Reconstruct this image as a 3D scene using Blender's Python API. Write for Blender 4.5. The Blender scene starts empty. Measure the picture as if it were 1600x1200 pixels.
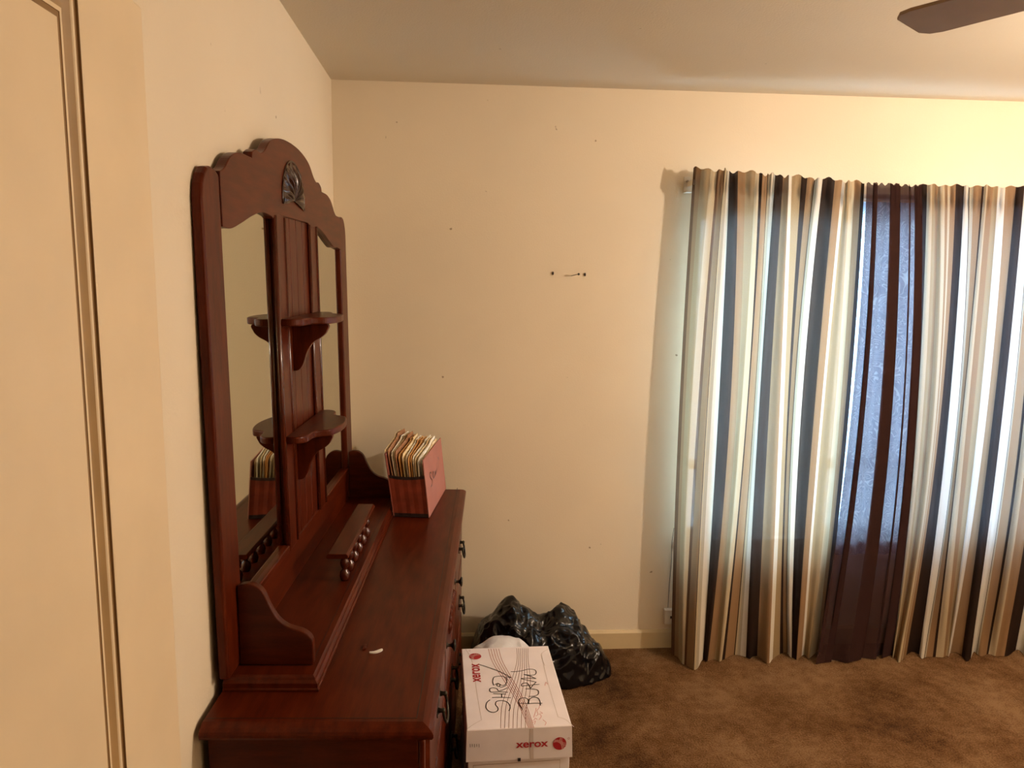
import bpy, bmesh, math, random
from mathutils import Vector, Matrix, noise

random.seed(7)
scene = bpy.context.scene
COL = scene.collection

# ------------------------------------------------------------------ camera
YAW, PITCH, ROLL, FPX, CAMH = 0.0721, 0.1422, 0.0138, 1172.44, 1.6661
CF = Vector((math.sin(YAW)*math.cos(PITCH), math.cos(YAW)*math.cos(PITCH), -math.sin(PITCH)))
_r = Vector((math.cos(YAW), -math.sin(YAW), 0)); _d = CF.cross(_r)
CR = _r*math.cos(ROLL) - _d*math.sin(ROLL)
CD = _r*math.sin(ROLL) + _d*math.cos(ROLL)
CC = Vector((0, 0, CAMH))
cam_data = bpy.data.cameras.new('camera')
cam_data.sensor_width = 36.0
cam_data.lens = FPX/1600*36.0
cam_data.clip_start = 0.02
cam = bpy.data.objects.new('camera', cam_data); COL.objects.link(cam)
cam.matrix_world = Matrix(((CR.x, -CD.x, -CF.x, 0), (CR.y, -CD.y, -CF.y, 0),
                           (CR.z, -CD.z, -CF.z, CAMH), (0, 0, 0, 1)))
scene.camera = cam

# ------------------------------------------------------------------ daylight and exposure
world = bpy.data.worlds.new('overcast_sky'); scene.world = world
world.use_nodes = True
bg = world.node_tree.nodes['Background']
bg.inputs['Color'].default_value = (0.58, 0.79, 1.0, 1)
bg.inputs['Strength'].default_value = 11.0
vs = scene.view_settings
vs.view_transform = 'Standard'; vs.look = 'None'; vs.exposure = 1.15; vs.gamma = 1.0
vs.use_curve_mapping = False
INVENTED_LAMP_POS = Vector((2.42, 1.52, 1.98))
LAMP_STRENGTH = 860.0
LAMP_COLOR = (1.0, 0.82, 0.665)

# ------------------------------------------------------------------ pixel -> place helpers
def ray(x, y): return CR*((x-800)/FPX) + CD*((y-600)/FPX) + CF
def on_z(x, y, z):
    d = ray(x, y); return CC + d*((z-CAMH)/d.z)
def on_y(x, y, Y):
    d = ray(x, y); return CC + d*(Y/d.y)
def x_for_px(px, Y, z):
    """world x of the point (x, Y, z) that lies in image column px"""
    k = (px-800)/FPX; m = CR - CF*k
    return -(m.y*Y + m.z*(z-CAMH))/m.x

# ------------------------------------------------------------------ materials
def new_mat(name):
    m = bpy.data.materials.new(name); m.use_nodes = True
    nt = m.node_tree
    return m, nt, nt.nodes['Principled BSDF'], nt.nodes, nt.links

def add_bump(nt, bsdf, height_socket, strength, dist):
    b = nt.nodes.new('ShaderNodeBump'); b.inputs['Strength'].default_value = strength
    b.inputs['Distance'].default_value = dist
    nt.links.new(height_socket, b.inputs['Height']); nt.links.new(b.outputs['Normal'], bsdf.inputs['Normal'])
    return b

def noise_node(nt, scale, detail=3, coord='Object', vec_scale=None):
    tc = nt.nodes.new('ShaderNodeTexCoord'); n = nt.nodes.new('ShaderNodeTexNoise')
    n.inputs['Scale'].default_value = scale; n.inputs['Detail'].default_value = detail
    if vec_scale:
        mp = nt.nodes.new('ShaderNodeMapping'); mp.inputs['Scale'].default_value = vec_scale
        nt.links.new(tc.outputs[coord], mp.inputs['Vector']); nt.links.new(mp.outputs['Vector'], n.inputs['Vector'])
    else:
        nt.links.new(tc.outputs[coord], n.inputs['Vector'])
    return n

def ramp(nt, fac, stops, interp='LINEAR'):
    r = nt.nodes.new('ShaderNodeValToRGB'); r.color_ramp.interpolation = interp
    els = r.color_ramp.elements
    while len(els) > 1: els.remove(els[-1])
    els[0].position = stops[0][0]; els[0].color = (*stops[0][1], 1)
    for p, c in stops[1:]:
        e = els.new(p); e.color = (*c, 1)
    nt.links.new(fac, r.inputs['Fac'])
    return r

def plain(name, col, rough=0.6, var=0.0, scale=20, bump=0.0, bscale=120, bdist=0.002, metal=0.0, spec=0.5, coat=0.0):
    m, nt, b, N, L = new_mat(name)
    b.inputs['Roughness'].default_value = rough; b.inputs['Metallic'].default_value = metal
    b.inputs['Specular IOR Level'].default_value = spec
    if coat: b.inputs['Coat Weight'].default_value = coat; b.inputs['Coat Roughness'].default_value = 0.15
    if var > 0:
        n = noise_node(nt, scale)
        lo = tuple(c*(1-var) for c in col); hi = tuple(min(1, c*(1+var)) for c in col)
        r = ramp(nt, n.outputs['Fac'], [(0.3, lo), (0.7, hi)]); L.new(r.outputs['Color'], b.inputs['Base Color'])
    else:
        b.inputs['Base Color'].default_value = (*col, 1)
    if bump > 0:
        n2 = noise_node(nt, bscale, 4); add_bump(nt, b, n2.outputs['Fac'], bump, bdist)
    return m

def wood(name, dark, mid, light, rough=0.32, axis=(6, 1, 6), knots=True):
    m, nt, b, N, L = new_mat(name)
    n = noise_node(nt, 9, 6, vec_scale=axis)
    n2 = noise_node(nt, 70, 2, vec_scale=(axis[0], axis[1]*0.3, axis[2]))
    mx = nt.nodes.new('ShaderNodeMath'); mx.operation = 'MULTIPLY_ADD'
    mx.inputs[1].default_value = 0.35
    L.new(n2.outputs['Fac'], mx.inputs[0]); L.new(n.outputs['Fac'], mx.inputs[2])
    r = ramp(nt, mx.outputs[0], [(0.42, dark), (0.68, mid), (0.92, light)])
    if knots:
        v = nt.nodes.new('ShaderNodeTexVoronoi'); v.inputs['Scale'].default_value = 4.2
        tc = nt.nodes.new('ShaderNodeTexCoord'); mp = nt.nodes.new('ShaderNodeMapping')
        mp.inputs['Scale'].default_value = (1.6, 1, 1.6); mp.inputs['Location'].default_value = (0.3, 0.13, 0.4)
        L.new(tc.outputs['Object'], mp.inputs['Vector']); L.new(mp.outputs['Vector'], v.inputs['Vector'])
        kr = ramp(nt, v.outputs['Distance'], [(0.03, (0.25, 0.2, 0.2)), (0.075, (1, 1, 1))])
        mm = nt.nodes.new('ShaderNodeMix'); mm.data_type = 'RGBA'; mm.blend_type = 'MULTIPLY'
        mm.inputs['Factor'].default_value = 0.75
        L.new(r.outputs['Color'], mm.inputs['A']); L.new(kr.outputs['Color'], mm.inputs['B'])
        L.new(mm.outputs['Result'], b.inputs['Base Color'])
    else:
        L.new(r.outputs['Color'], b.inputs['Base Color'])
    b.inputs['Roughness'].default_value = rough
    b.inputs['Specular IOR Level'].default_value = 0.16
    add_bump(nt, b, mx.outputs[0], 0.06, 0.002)
    return m

def painted_wall(name, col, stain=0.06, bump=0.12):
    m, nt, b, N, L = new_mat(name)
    n = noise_node(nt, 1.6, 3)
    lo = tuple(c*(1-stain) for c in col)
    r = ramp(nt, n.outputs['Fac'], [(0.3, lo), (0.65, col)])
    # a few specks and scuffs
    n3 = noise_node(nt, 26, 1)
    sp = ramp(nt, n3.outputs['Fac'], [(0.16, (0.45, 0.38, 0.3)), (0.19, (1, 1, 1))])
    mm = nt.nodes.new('ShaderNodeMix'); mm.data_type = 'RGBA'; mm.blend_type = 'MULTIPLY'
    mm.inputs['Factor'].default_value = 1.0
    L.new(r.outputs['Color'], mm.inputs['A']); L.new(sp.outputs['Color'], mm.inputs['B'])
    L.new(mm.outputs['Result'], b.inputs['Base Color'])
    b.inputs['Roughness'].default_value = 0.62
    b.inputs['Specular IOR Level'].default_value = 0.3
    n2 = noise_node(nt, 150, 4); add_bump(nt, b, n2.outputs['Fac'], bump, 0.004)
    return m

M = {}
M['wall'] = painted_wall('wall_paint', (0.76, 0.66, 0.50))
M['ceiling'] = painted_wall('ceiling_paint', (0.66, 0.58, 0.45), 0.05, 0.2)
M['door'] = plain('door_paint', (0.74, 0.60, 0.40), 0.42, 0.04, 6, 0.05, 200, 0.001)
M['groove'] = plain('groove_dirt_and_shade', (0.25, 0.14, 0.05), 0.5, 0.1, 30)  # groove dirt and the shade of groove depth, put into one dark brown
M['cove_shade'] = plain('painted_cove_shade', (0.36, 0.23, 0.10), 0.35, 0.1, 12)  # shading of the hollow cove put into its colour as a darker brown
M['trim'] = plain('trim_paint', (0.58, 0.46, 0.27), 0.45, 0.05, 8)
M['white'] = plain('white_enamel', (0.75, 0.72, 0.66), 0.4)
M['whiteplastic'] = plain('white_plastic', (0.72, 0.66, 0.55), 0.45, 0.06, 30)

# carpet
m, nt, b, N, L = new_mat('brown_carpet')
n1 = noise_node(nt, 2.6, 5); n2 = noise_node(nt, 170, 4); n3 = noise_node(nt, 24, 5)
ad = nt.nodes.new('ShaderNodeMath'); ad.operation = 'MULTIPLY_ADD'; ad.inputs[1].default_value = 0.45
L.new(n3.outputs['Fac'], ad.inputs[0]); L.new(n1.outputs['Fac'], ad.inputs[2])
ad2 = nt.nodes.new('ShaderNodeMath'); ad2.operation = 'MULTIPLY_ADD'; ad2.inputs[1].default_value = 0.75
L.new(n2.outputs['Fac'], ad2.inputs[0]); L.new(ad.outputs[0], ad2.inputs[2])
hf = nt.nodes.new('ShaderNodeMath'); hf.operation = 'MULTIPLY'; hf.inputs[1].default_value = 0.5; L.new(ad2.outputs[0], hf.inputs[0])
r = ramp(nt, hf.outputs[0], [(0.42, (0.058, 0.024, 0.009)), (0.53, (0.150, 0.073, 0.027)), (0.65, (0.260, 0.150, 0.072))])
L.new(r.outputs['Color'], b.inputs['Base Color']); b.inputs['Roughness'].default_value = 0.95
b.inputs['Specular IOR Level'].default_value = 0.1
add_bump(nt, b, ad2.outputs[0], 0.9, 0.016)
M['carpet'] = m

M['wood'] = wood('mahogany_stain', (0.044, 0.0060, 0.0014), (0.078, 0.0108, 0.0024), (0.108, 0.0175, 0.0042), 0.30)
M['wood_v'] = wood('mahogany_stain_upright', (0.044, 0.0060, 0.0014), (0.078, 0.0108, 0.0024), (0.108, 0.0175, 0.0042), 0.30, (6, 6, 1), False)
M['wood_end'] = wood('mahogany_stain_side', (0.040, 0.0056, 0.0014), (0.066, 0.0098, 0.0022), (0.09, 0.0155, 0.004), 0.34, (1, 6, 6))
M['wood_gloss'] = plain('polished_mahogany', (0.070, 0.011, 0.004), 0.16, 0.2, 30, spec=0.6)
M['wood_dark'] = plain('carved_dark_mahogany', (0.030, 0.009, 0.005), 0.2, 0.25, 40)
M['inlay'] = plain('dark_inlay_line', (0.012, 0.004, 0.002), 0.5)
M['iron'] = plain('antique_dark_bronze', (0.045, 0.04, 0.03), 0.38, 0.4, 60, metal=0.8)
m, nt, b, N, L = new_mat('mirror_glass')
b.inputs['Base Color'].default_value = (0.64, 0.66, 0.56, 1); b.inputs['Metallic'].default_value = 1.0
b.inputs['Roughness'].default_value = 0.02
M['mirror'] = m
M['card'] = plain('white_cardboard', (0.90, 0.84, 0.87), 0.7, 0.05, 9, 0.06, 300, 0.0008)
M['card_edge'] = plain('cardboard_crease', (0.62, 0.53, 0.50), 0.8)
M['kraft'] = plain('printed_border', (0.30, 0.17, 0.10), 0.8)
M['red'] = plain('red_print', (0.42, 0.012, 0.022), 0.6)
M['redpale'] = plain('pale_red_print', (0.62, 0.26, 0.24), 0.6)
M['redline'] = plain('fine_red_line', (0.36, 0.08, 0.06), 0.6)
M['brownline'] = plain('fine_brown_line', (0.22, 0.10, 0.07), 0.6)
M['marker'] = plain('black_marker', (0.02, 0.016, 0.018), 0.4)
M['pinkpen'] = plain('pink_pen', (0.70, 0.30, 0.30), 0.6)
M['folder'] = plain('red_brown_fibreboard', (0.27, 0.075, 0.050), 0.6, 0.1, 40)
M['flap'] = plain('pale_red_cover', (0.40, 0.150, 0.115), 0.65, 0.06, 14)  # front cover paler and pinker than the back cover
M['gusset'] = plain('gusset_cloth', (0.21, 0.040, 0.020), 0.28, 0.25, 25)
M['tape'] = plain('dark_binding_tape', (0.025, 0.012, 0.010), 0.5)
M['manila'] = plain('manila_paper', (0.84, 0.66, 0.40), 0.7, 0.05, 20)
M['manila2'] = plain('orange_manila', (0.68, 0.36, 0.12), 0.7, 0.05, 20)
M['paper'] = plain('white_paper', (0.90, 0.86, 0.76), 0.7, 0.03, 20)
M['brownpaper'] = plain('brown_paper', (0.36, 0.17, 0.08), 0.7)
M['blackbag'] = plain('black_polythene', (0.004, 0.004, 0.005), 0.22, 0, spec=0.42, bump=0.18, bscale=20, bdist=0.010)
M['fan'] = plain('brown_fan_blade', (0.26, 0.165, 0.085), 0.5, 0.1, 10)
M['brass'] = plain('aged_brass', (0.45, 0.30, 0.10), 0.35, metal=1.0)
M['steel'] = plain('dull_steel', (0.42, 0.38, 0.32), 0.4, metal=0.8)
M['crumb'] = plain('white_scrap', (0.8, 0.78, 0.72), 0.6)

m, nt, b, N, L = new_mat('white_thin_polythene')
b.inputs['Base Color'].default_value = (0.72, 0.72, 0.75, 1); b.inputs['Roughness'].default_value = 0.3
b.inputs['Transmission Weight'].default_value = 0.0
b.inputs['Subsurface Weight'].default_value = 0.0
n2 = noise_node(nt, 34, 4); add_bump(nt, b, n2.outputs['Fac'], 0.4, 0.01)
M['whitebag'] = m

def cloth_mat(name, stops, transl=0.5, transp=0.05, weave=0.5):
    m, nt, b, N, L = new_mat(name)
    out = nt.nodes['Material Output']
    N.remove(b)
    tc = N.new('ShaderNodeTexCoord'); sx = N.new('ShaderNodeSeparateXYZ')
    L.new(tc.outputs['UV'], sx.inputs[0])
    # split the stripes over two ramps (32 stops each)
    half = len(stops)//2
    if len(stops) > 30:
        split = stops[half][0]
        a = [(p/split, c) for p, c in stops[:half]]
        c2 = [((p-split)/(1-split), c) for p, c in stops[half:]]
        d1 = N.new('ShaderNodeMath'); d1.operation = 'DIVIDE'; d1.inputs[1].default_value = split
        L.new(sx.outputs['X'], d1.inputs[0])
        d2 = N.new('ShaderNodeMapRange'); d2.inputs['From Min'].default_value = split; d2.inputs['From Max'].default_value = 1
        L.new(sx.outputs['X'], d2.inputs['Value'])
        r1 = ramp(nt, d1.outputs[0], a, 'CONSTANT'); r2 = ramp(nt, d2.outputs['Result'], c2, 'CONSTANT')
        g = N.new('ShaderNodeMath'); g.operation = 'GREATER_THAN'; g.inputs[1].default_value = split
        L.new(sx.outputs['X'], g.inputs[0])
        mix = N.new('ShaderNodeMix'); mix.data_type = 'RGBA'
        L.new(g.outputs[0], mix.inputs['Factor']); L.new(r1.outputs['Color'], mix.inputs['A']); L.new(r2.outputs['Color'], mix.inputs['B'])
        csock = mix.outputs['Result']
    else:
        csock = ramp(nt, sx.outputs['X'], stops, 'CONSTANT').outputs['Color']
    # woven slubs
    mp = N.new('ShaderNodeMapping'); mp.inputs['Scale'].default_value = (300, 900, 1)
    L.new(tc.outputs['UV'], mp.inputs['Vector'])
    nz = N.new('ShaderNodeTexNoise'); nz.inputs['Scale'].default_value = 1.0; nz.inputs['Detail'].default_value = 2
    L.new(mp.outputs['Vector'], nz.inputs['Vector'])
    wv = ramp(nt, nz.outputs['Fac'], [(0.3, (1-weave*0.35,)*3), (0.7, (1, 1, 1))])
    mm = N.new('ShaderNodeMix'); mm.data_type = 'RGBA'; mm.blend_type = 'MULTIPLY'; mm.inputs['Factor'].default_value = 1
    L.new(csock, mm.inputs['A']); L.new(wv.outputs['Color'], mm.inputs['B'])
    df = N.new('ShaderNodeBsdfDiffuse'); tl = N.new('ShaderNodeBsdfTranslucent'); tp = N.new('ShaderNodeBsdfTransparent')
    gmm = N.new('ShaderNodeGamma'); gmm.inputs['Gamma'].default_value = 0.80
    L.new(mm.outputs['Result'], gmm.inputs['Color'])
    # reverse made paler, window side only, to whiten daylight bounced onto the wall
    geo = N.new('ShaderNodeNewGeometry'); bk = N.new('ShaderNodeMix'); bk.data_type = 'RGBA'
    pale = N.new('ShaderNodeMix'); pale.data_type = 'RGBA'; pale.inputs['Factor'].default_value = 0.30; pale.inputs['B'].default_value = (0.8, 0.8, 0.8, 1)
    L.new(gmm.outputs['Color'], pale.inputs['A'])
    L.new(geo.outputs['Backfacing'], bk.inputs['Factor']); L.new(pale.outputs['Result'], bk.inputs['A']); L.new(mm.outputs['Result'], bk.inputs['B'])
    L.new(bk.outputs['Result'], df.inputs['Color']); L.new(gmm.outputs['Color'], tl.inputs['Color'])
    m1 = N.new('ShaderNodeMixShader'); m1.inputs[0].default_value = transl
    L.new(df.outputs[0], m1.inputs[1]); L.new(tl.outputs[0], m1.inputs[2])
    m2 = N.new('ShaderNodeMixShader')
    tr = N.new('ShaderNodeMapRange'); tr.inputs['From Min'].default_value = 0.45; tr.inputs['From Max'].default_value = 0.75
    tr.inputs['To Min'].default_value = transp*0.4; tr.inputs['To Max'].default_value = transp*2.2
    L.new(nz.outputs['Fac'], tr.inputs['Value']); L.new(tr.outputs['Result'], m2.inputs[0])
    L.new(m1.outputs[0], m2.inputs[1]); L.new(tp.outputs[0], m2.inputs[2])
    L.new(m2.outputs[0], out.inputs['Surface'])
    return m

# ------------------------------------------------------------------ mesh helpers
class MB:
    def __init__(self): self.v = []; self.f = []
    def add(self, vs, fs):
        o = len(self.v); self.v += [tuple(p) for p in vs]; self.f += [tuple(i+o for i in q) for q in fs]; return self
    def box(self, a, b):
        (x0, y0, z0), (x1, y1, z1) = a, b
        return self.add([(x0,y0,z0),(x1,y0,z0),(x1,y1,z0),(x0,y1,z0),(x0,y0,z1),(x1,y0,z1),(x1,y1,z1),(x0,y1,z1)],
                        [(0,3,2,1),(4,5,6,7),(0,1,5,4),(1,2,6,5),(2,3,7,6),(3,0,4,7)])
    def prism(self, pts, fn, d0, d1):
        """pts: outline; fn(p, d) -> xyz"""
        n = len(pts)
        vs = [fn(p, d0) for p in pts] + [fn(p, d1) for p in pts]
        fs = [tuple(range(n))[::-1], tuple(range(n, 2*n))] + [(i, (i+1) % n, n+(i+1) % n, n+i) for i in range(n)]
        return self.add(vs, fs)
    def loft(self, rings, caps=True, closed=True):
        n = len(rings[0]); vs = [p for r in rings for p in r]; fs = []
        for k in range(len(rings)-1):
            for i in range(n if closed else n-1):
                j = (i+1) % n
                fs.append((k*n+i, k*n+j, (k+1)*n+j, (k+1)*n+i))
        if caps: fs += [tuple(range(n))[::-1], tuple(range((len(rings)-1)*n, len(rings)*n))]
        return self.add(vs, fs)
    def lathe(self, prof, org, axis='z', n=16):
        rings = []
        for r_, h in prof:
            ring = []
            for i in range(n):
                a = 2*math.pi*i/n; c, s = r_*math.cos(a), r_*math.sin(a)
                if axis == 'z': p = (org[0]+c, org[1]+s, org[2]+h)
                elif axis == 'x': p = (org[0]+h, org[1]+c, org[2]+s)
                else: p = (org[0]+s, org[1]+h, org[2]+c)
                ring.append(p)
            rings.append(ring)
        return self.loft(rings)
    def tube(self, pts, r, n=8):
        P = [Vector(p) for p in pts]; rings = []
        for i, p in enumerate(P):
            t = (P[min(i+1, len(P)-1)] - P[max(i-1, 0)]).normalized()
            up = Vector((0, 0, 1)) if abs(t.z) < 0.9 else Vector((1, 0, 0))
            a = t.cross(up).normalized(); b_ = t.cross(a)
            rr = r[i] if isinstance(r, (list, tuple)) else r
            rings.append([tuple(p + a*rr*math.cos(2*math.pi*k/n) + b_*rr*math.sin(2*math.pi*k/n)) for k in range(n)])
        return self.loft(rings)
    def ribbon(self, pts, w, fn, h=0.0004):
        """flat stroke in a plane: pts 2-D, fn(u, v, h) -> xyz"""
        n = len(pts); L_ = []; R_ = []
        for i, p in enumerate(pts):
            a = pts[max(i-1, 0)]; b_ = pts[min(i+1, n-1)]
            tx, ty = b_[0]-a[0], b_[1]-a[1]; l = math.hypot(tx, ty) or 1
            nx, ny = -ty/l*w/2, tx/l*w/2
            L_.append(fn(p[0]+nx, p[1]+ny, h)); R_.append(fn(p[0]-nx, p[1]-ny, h))
        return self.add(L_+R_, [(i, i+1, n+i+1, n+i) for i in range(n-1)])
    def build(self, name, mat, parent=None, smooth=False, bevel=0.0, seg=2, fix=True):
        me = bpy.data.meshes.new(name); me.from_pydata(self.v, [], self.f); me.update()
        if fix:
            bm = bmesh.new(); bm.from_mesh(me); bmesh.ops.recalc_face_normals(bm, faces=bm.faces); bm.to_mesh(me); bm.free()
        me.materials.append(mat)
        ob = bpy.data.objects.new(name, me); COL.objects.link(ob)
        if parent: ob.parent = parent
        if smooth:
            for p in me.polygons: p.use_smooth = True
        if bevel:
            md = ob.modifiers.new('bevel', 'BEVEL'); md.width = bevel; md.segments = seg; md.limit_method = 'ANGLE'; md.angle_limit = 0.6
        return ob

def smooth_by_angle(ob, ang=0.7):
    me = ob.data
    for p in me.polygons: p.use_smooth = True
    bm = bmesh.new(); bm.from_mesh(me)
    for e in bm.edges:
        if len(e.link_faces) == 2 and e.calc_face_angle(0) > ang: e.smooth = False
    bm.to_mesh(me); bm.free()
    return ob

def empty(name, loc, rz=0.0):
    o = bpy.data.objects.new(name, None); COL.objects.link(o); o.location = loc; o.rotation_euler = (0, 0, rz)
    o.empty_display_size = 0.1
    return o
def tag(o, label, cat, group=None, kind=None):
    o['label'] = label; o['category'] = cat
    if group: o['group'] = group
    if kind: o['kind'] = kind
    return o
def struct(o): o['kind'] = 'structure'; return o
def copy_part(src, parent, loc=None):
    c = src.copy(); COL.objects.link(c); c.parent = parent
    if loc is not None: c.location = loc
    return c
def catmull(pts, n=6):
    out = []
    P = [pts[0]] + list(pts) + [pts[-1]]
    for i in range(1, len(P)-2):
        p0, p1, p2, p3 = P[i-1], P[i], P[i+1], P[i+2]
        for k in range(n):
            t = k/n
            out.append(tuple(0.5*((2*b) + (-a+c)*t + (2*a-5*b+4*c-d)*t*t + (-a+3*b-3*c+d)*t**3) for a, b, c, d in zip(p0, p1, p2, p3)))
    out.append(tuple(pts[-1]))
    return out

# ------------------------------------------------------------------ the room
XL, XR, YB, YD, ZC = -0.510, 3.40, 3.173, 0.27, 2.433
WX0, WX1, WZ0, WZ1 = 0.995, 2.75, 0.50, 1.96      # window opening in the back wall
struct(MB().box((XL-0.1, -1.2, -0.08), (XR+0.1, YB+0.12, 0.0)).build('floor', M['carpet']))
struct(MB().box((XL-0.1, -1.2, ZC), (XR+0.1, YB+0.12, ZC+0.08)).build('ceiling', M['ceiling']))
struct(MB().box((XL-0.1, -1.2, 0), (XL, YB+0.12, ZC)).build('wall_left', M['wall']))
struct(MB().box((XR, -1.2, 0), (XR+0.1, YB+0.12, ZC)).build('wall_right', M['wall']))
w = MB()
w.box((XL, YB, 0), (WX0, YB+0.12, ZC)); w.box((WX1, YB, 0), (XR, YB+0.12, ZC))
w.box((WX0, YB, 0), (WX1, YB+0.12, WZ0)); w.box((WX0, YB, WZ1), (WX1, YB+0.12, ZC))
struct(w.build('wall_back', M['wall']))
w = MB()   # wall with the doorway the photograph is taken through
w.box((XL, YD-0.1, 0), (-0.45, YD, ZC)); w.box((0.42, YD-0.1, 0), (XR, YD, ZC)); w.box((-0.45, YD-0.1, 2.05), (0.42, YD, ZC))
struct(w.build('wall_front', M['wall']))
struct(MB().box((XL-0.1, -1.3, 0), (XR+0.1, -1.2, ZC)).build('wall_hall', M['wall']))
# baseboards
bb = [(0, 0), (0.014, 0), (0.014, 0.074), (0.006, 0.085), (0, 0.085)]
struct(MB().prism(bb, lambda p, d: (d, YB-p[0], p[1]), XL, XR).build('baseboard_back', M['trim']))
struct(MB().prism(bb, lambda p, d: (XL+p[0], d, p[1]), YD, YB-0.014).build('baseboard_left', M['trim']))

# open door against the left wall
door = struct(empty('door_1', (-0.44, 0.375, 0.0)))
def door_part():
    DW, DT, Z0, Z1 = 0.765, 0.036, 0.012, 2.03
    y0, y1, z0, z1 = 0.19, 0.578, 0.22, 1.986
    MB().box((-DT, 0, Z0), (0, y0, Z1)).build('door_stile', M['door'], door)
    MB().box((-DT, y1, Z0), (0, DW, Z1)).build('door_stile', M['door'], door, bevel=0.005, seg=3)
    MB().box((-DT, y0, Z0), (0, y1, z0)).build('door_rail', M['door'], door)
    MB().box((-DT, y0, z1), (0, y1, Z1)).build('door_rail', M['door'], door)
    k = 1.2
    def ring(off, h):
        off *= k
        return [(h, y0+off, z0+off), (h, y1-off, z0+off), (h, y1-off, z1-off), (h, y0+off, z1-off)]
    def frame(prof, name, mat):
        mb = MB(); mb.loft([ring(o, h) for o, h in prof], caps=False)
        return mb.build(name, mat, door)
    frame([(0.0, 0.0), (0.0, -0.003), (0.006, -0.0035)], 'quirk_dirt_and_shade_strip', M['groove'])
    frame([(0.006, -0.0035), (0.0072, -0.001), (0.009, 0.0), (0.0115, -0.0008), (0.0125, -0.002)], 'moulding_bead', M['door'])
    cv = frame([(0.0125, -0.002), (0.016, -0.0055), (0.020, -0.0075), (0.0235, -0.008)], 'moulding_cove', M['cove_shade'])
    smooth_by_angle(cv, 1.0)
    frame([(0.0235, -0.008), (0.0245, -0.0045), (0.029, -0.004)], 'moulding_fillet', M['door'])
    frame([(0.029, -0.004), (0.0295, -0.005), (0.036, -0.005)], 'quirk_dirt_and_shade_strip', M['groove'])
    i = 0.036*k
    MB().box((-DT+0.006, y0+i, z0+i), (-0.003, y1-i, z1-i)).build('door_panel', M['door'], door)
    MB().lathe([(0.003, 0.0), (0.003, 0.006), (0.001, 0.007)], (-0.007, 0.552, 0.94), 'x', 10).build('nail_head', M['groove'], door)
door_part()

# ------------------------------------------------------------------ window behind the curtains
win = struct(empty('window_1', (WX0, YB, WZ0)))
ww, wh = WX1-WX0, WZ1-WZ0
fr = MB()
fr.box((0, 0.05, 0), (0.04, 0.09, wh)); fr.box((ww-0.04, 0.05, 0), (ww, 0.09, wh))
fr.box((0.04, 0.05, 0), (ww-0.04, 0.09, 0.04)); fr.box((0.04, 0.05, wh-0.04), (ww-0.04, 0.09, wh))
fr.build('window_frame', M['white'], win)
for x in (0.57, 1.15):
    MB().box((x-0.03, 0.05, 0.04), (x+0.03, 0.09, wh-0.04)).build('mullion', M['white'], win)
MB().box((-0.03, -0.02, -0.03), (ww+0.03, 0.05, 0.0)).build('window_sill', M['white'], win)
gm, nt, b, N, L = new_mat('window_glass')
N.remove(b); g1 = N.new('ShaderNodeBsdfTransparent'); g1.inputs['Color'].default_value = (0.93, 0.97, 0.97, 1)
g2 = N.new('ShaderNodeBsdfGlossy'); g2.inputs['Roughness'].default_value = 0.05
mx = N.new('ShaderNodeMixShader'); mx.inputs[0].default_value = 0.06
L.new(g1.outputs[0], mx.inputs[1]); L.new(g2.outputs[0], mx.inputs[2]); L.new(mx.outputs[0], nt.nodes['Material Output'].inputs['Surface'])
for x0, x1 in ((0.04, 0.54), (0.60, 1.12), (1.18, ww-0.04)):
    MB().box((x0, 0.067, 0.04), (x1, 0.072, 0.32)).build('pane', gm, win)
    MB().box((x0, 0.05, 0.32), (x1, 0.09, 0.355)).build('meeting_rail', M['white'], win)
    MB().box((x0, 0.067, 0.355), (x1, 0.072, wh-0.04)).build('pane', gm, win)

# mini blind on the left bay
vm, nt, b, N, L = new_mat('white_vinyl_slat')
N.remove(b); d1 = N.new('ShaderNodeBsdfDiffuse'); t1 = N.new('ShaderNodeBsdfTranslucent')
d1.inputs['Color'].default_value = (0.75, 0.75, 0.72, 1); t1.inputs['Color'].default_value = (0.85, 0.87, 0.87, 1)
mx = N.new('ShaderNodeMixShader'); mx.inputs[0].default_value = 0.62
L.new(d1.outputs[0], mx.inputs[1]); L.new(t1.outputs[0], mx.inputs[2]); L.new(mx.outputs[0], nt.nodes['Material Output'].inputs['Surface'])
blind = tag(empty('mini_blind', (1.045, YB-0.022, 0.50)), 'white horizontal mini blind hanging in the window behind the left striped curtain', 'blind')
MB().box((-0.005, -0.014, 1.455), (0.60, 0.02, 1.485)).build('headrail', M['white'], blind)
sl = MB(); ca, sa = math.cos(0.9)*0.0125, math.sin(0.9)*0.0125
sl.add([(0, -ca, -sa), (0.595, -ca, -sa), (0.595, 0, 0.0012), (0, 0, 0.0012), (0.595, ca, sa), (0, ca, sa)], [(0, 1, 2, 3), (3, 2, 4, 5)])
s0 = sl.build('slat', vm, blind, smooth=True, fix=False); s0.location = (0, 0, 0.035)
nsl = 66
for i in range(1, nsl): copy_part(s0, blind, (0, 0, 0.035+i*0.0214))
MB().box((0, -0.012, 0.0), (0.595, 0.012, 0.018)).build('bottom_rail', M['white'], blind)
wd = MB(); wd.tube([(-0.077, -0.004, 1.44), (-0.075, -0.004, 0.9), (-0.069, -0.004, 0.17)], 0.0032, 8)
wd.build('tilt_wand', M['whiteplastic'], blind, smooth=True)
MB().lathe([(0.003, 0), (0.0075, 0.004), (0.0065, 0.035), (0.0035, 0.06)], (-0.069, -0.005, 0.095), 'z', 10).build('wand_tip', M['whiteplastic'], blind, smooth=True)
MB().tube([(-0.077, -0.004, 1.44), (0.0, -0.004, 1.465)], 0.002, 6).build('wand_hook', M['steel'], blind)

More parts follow.
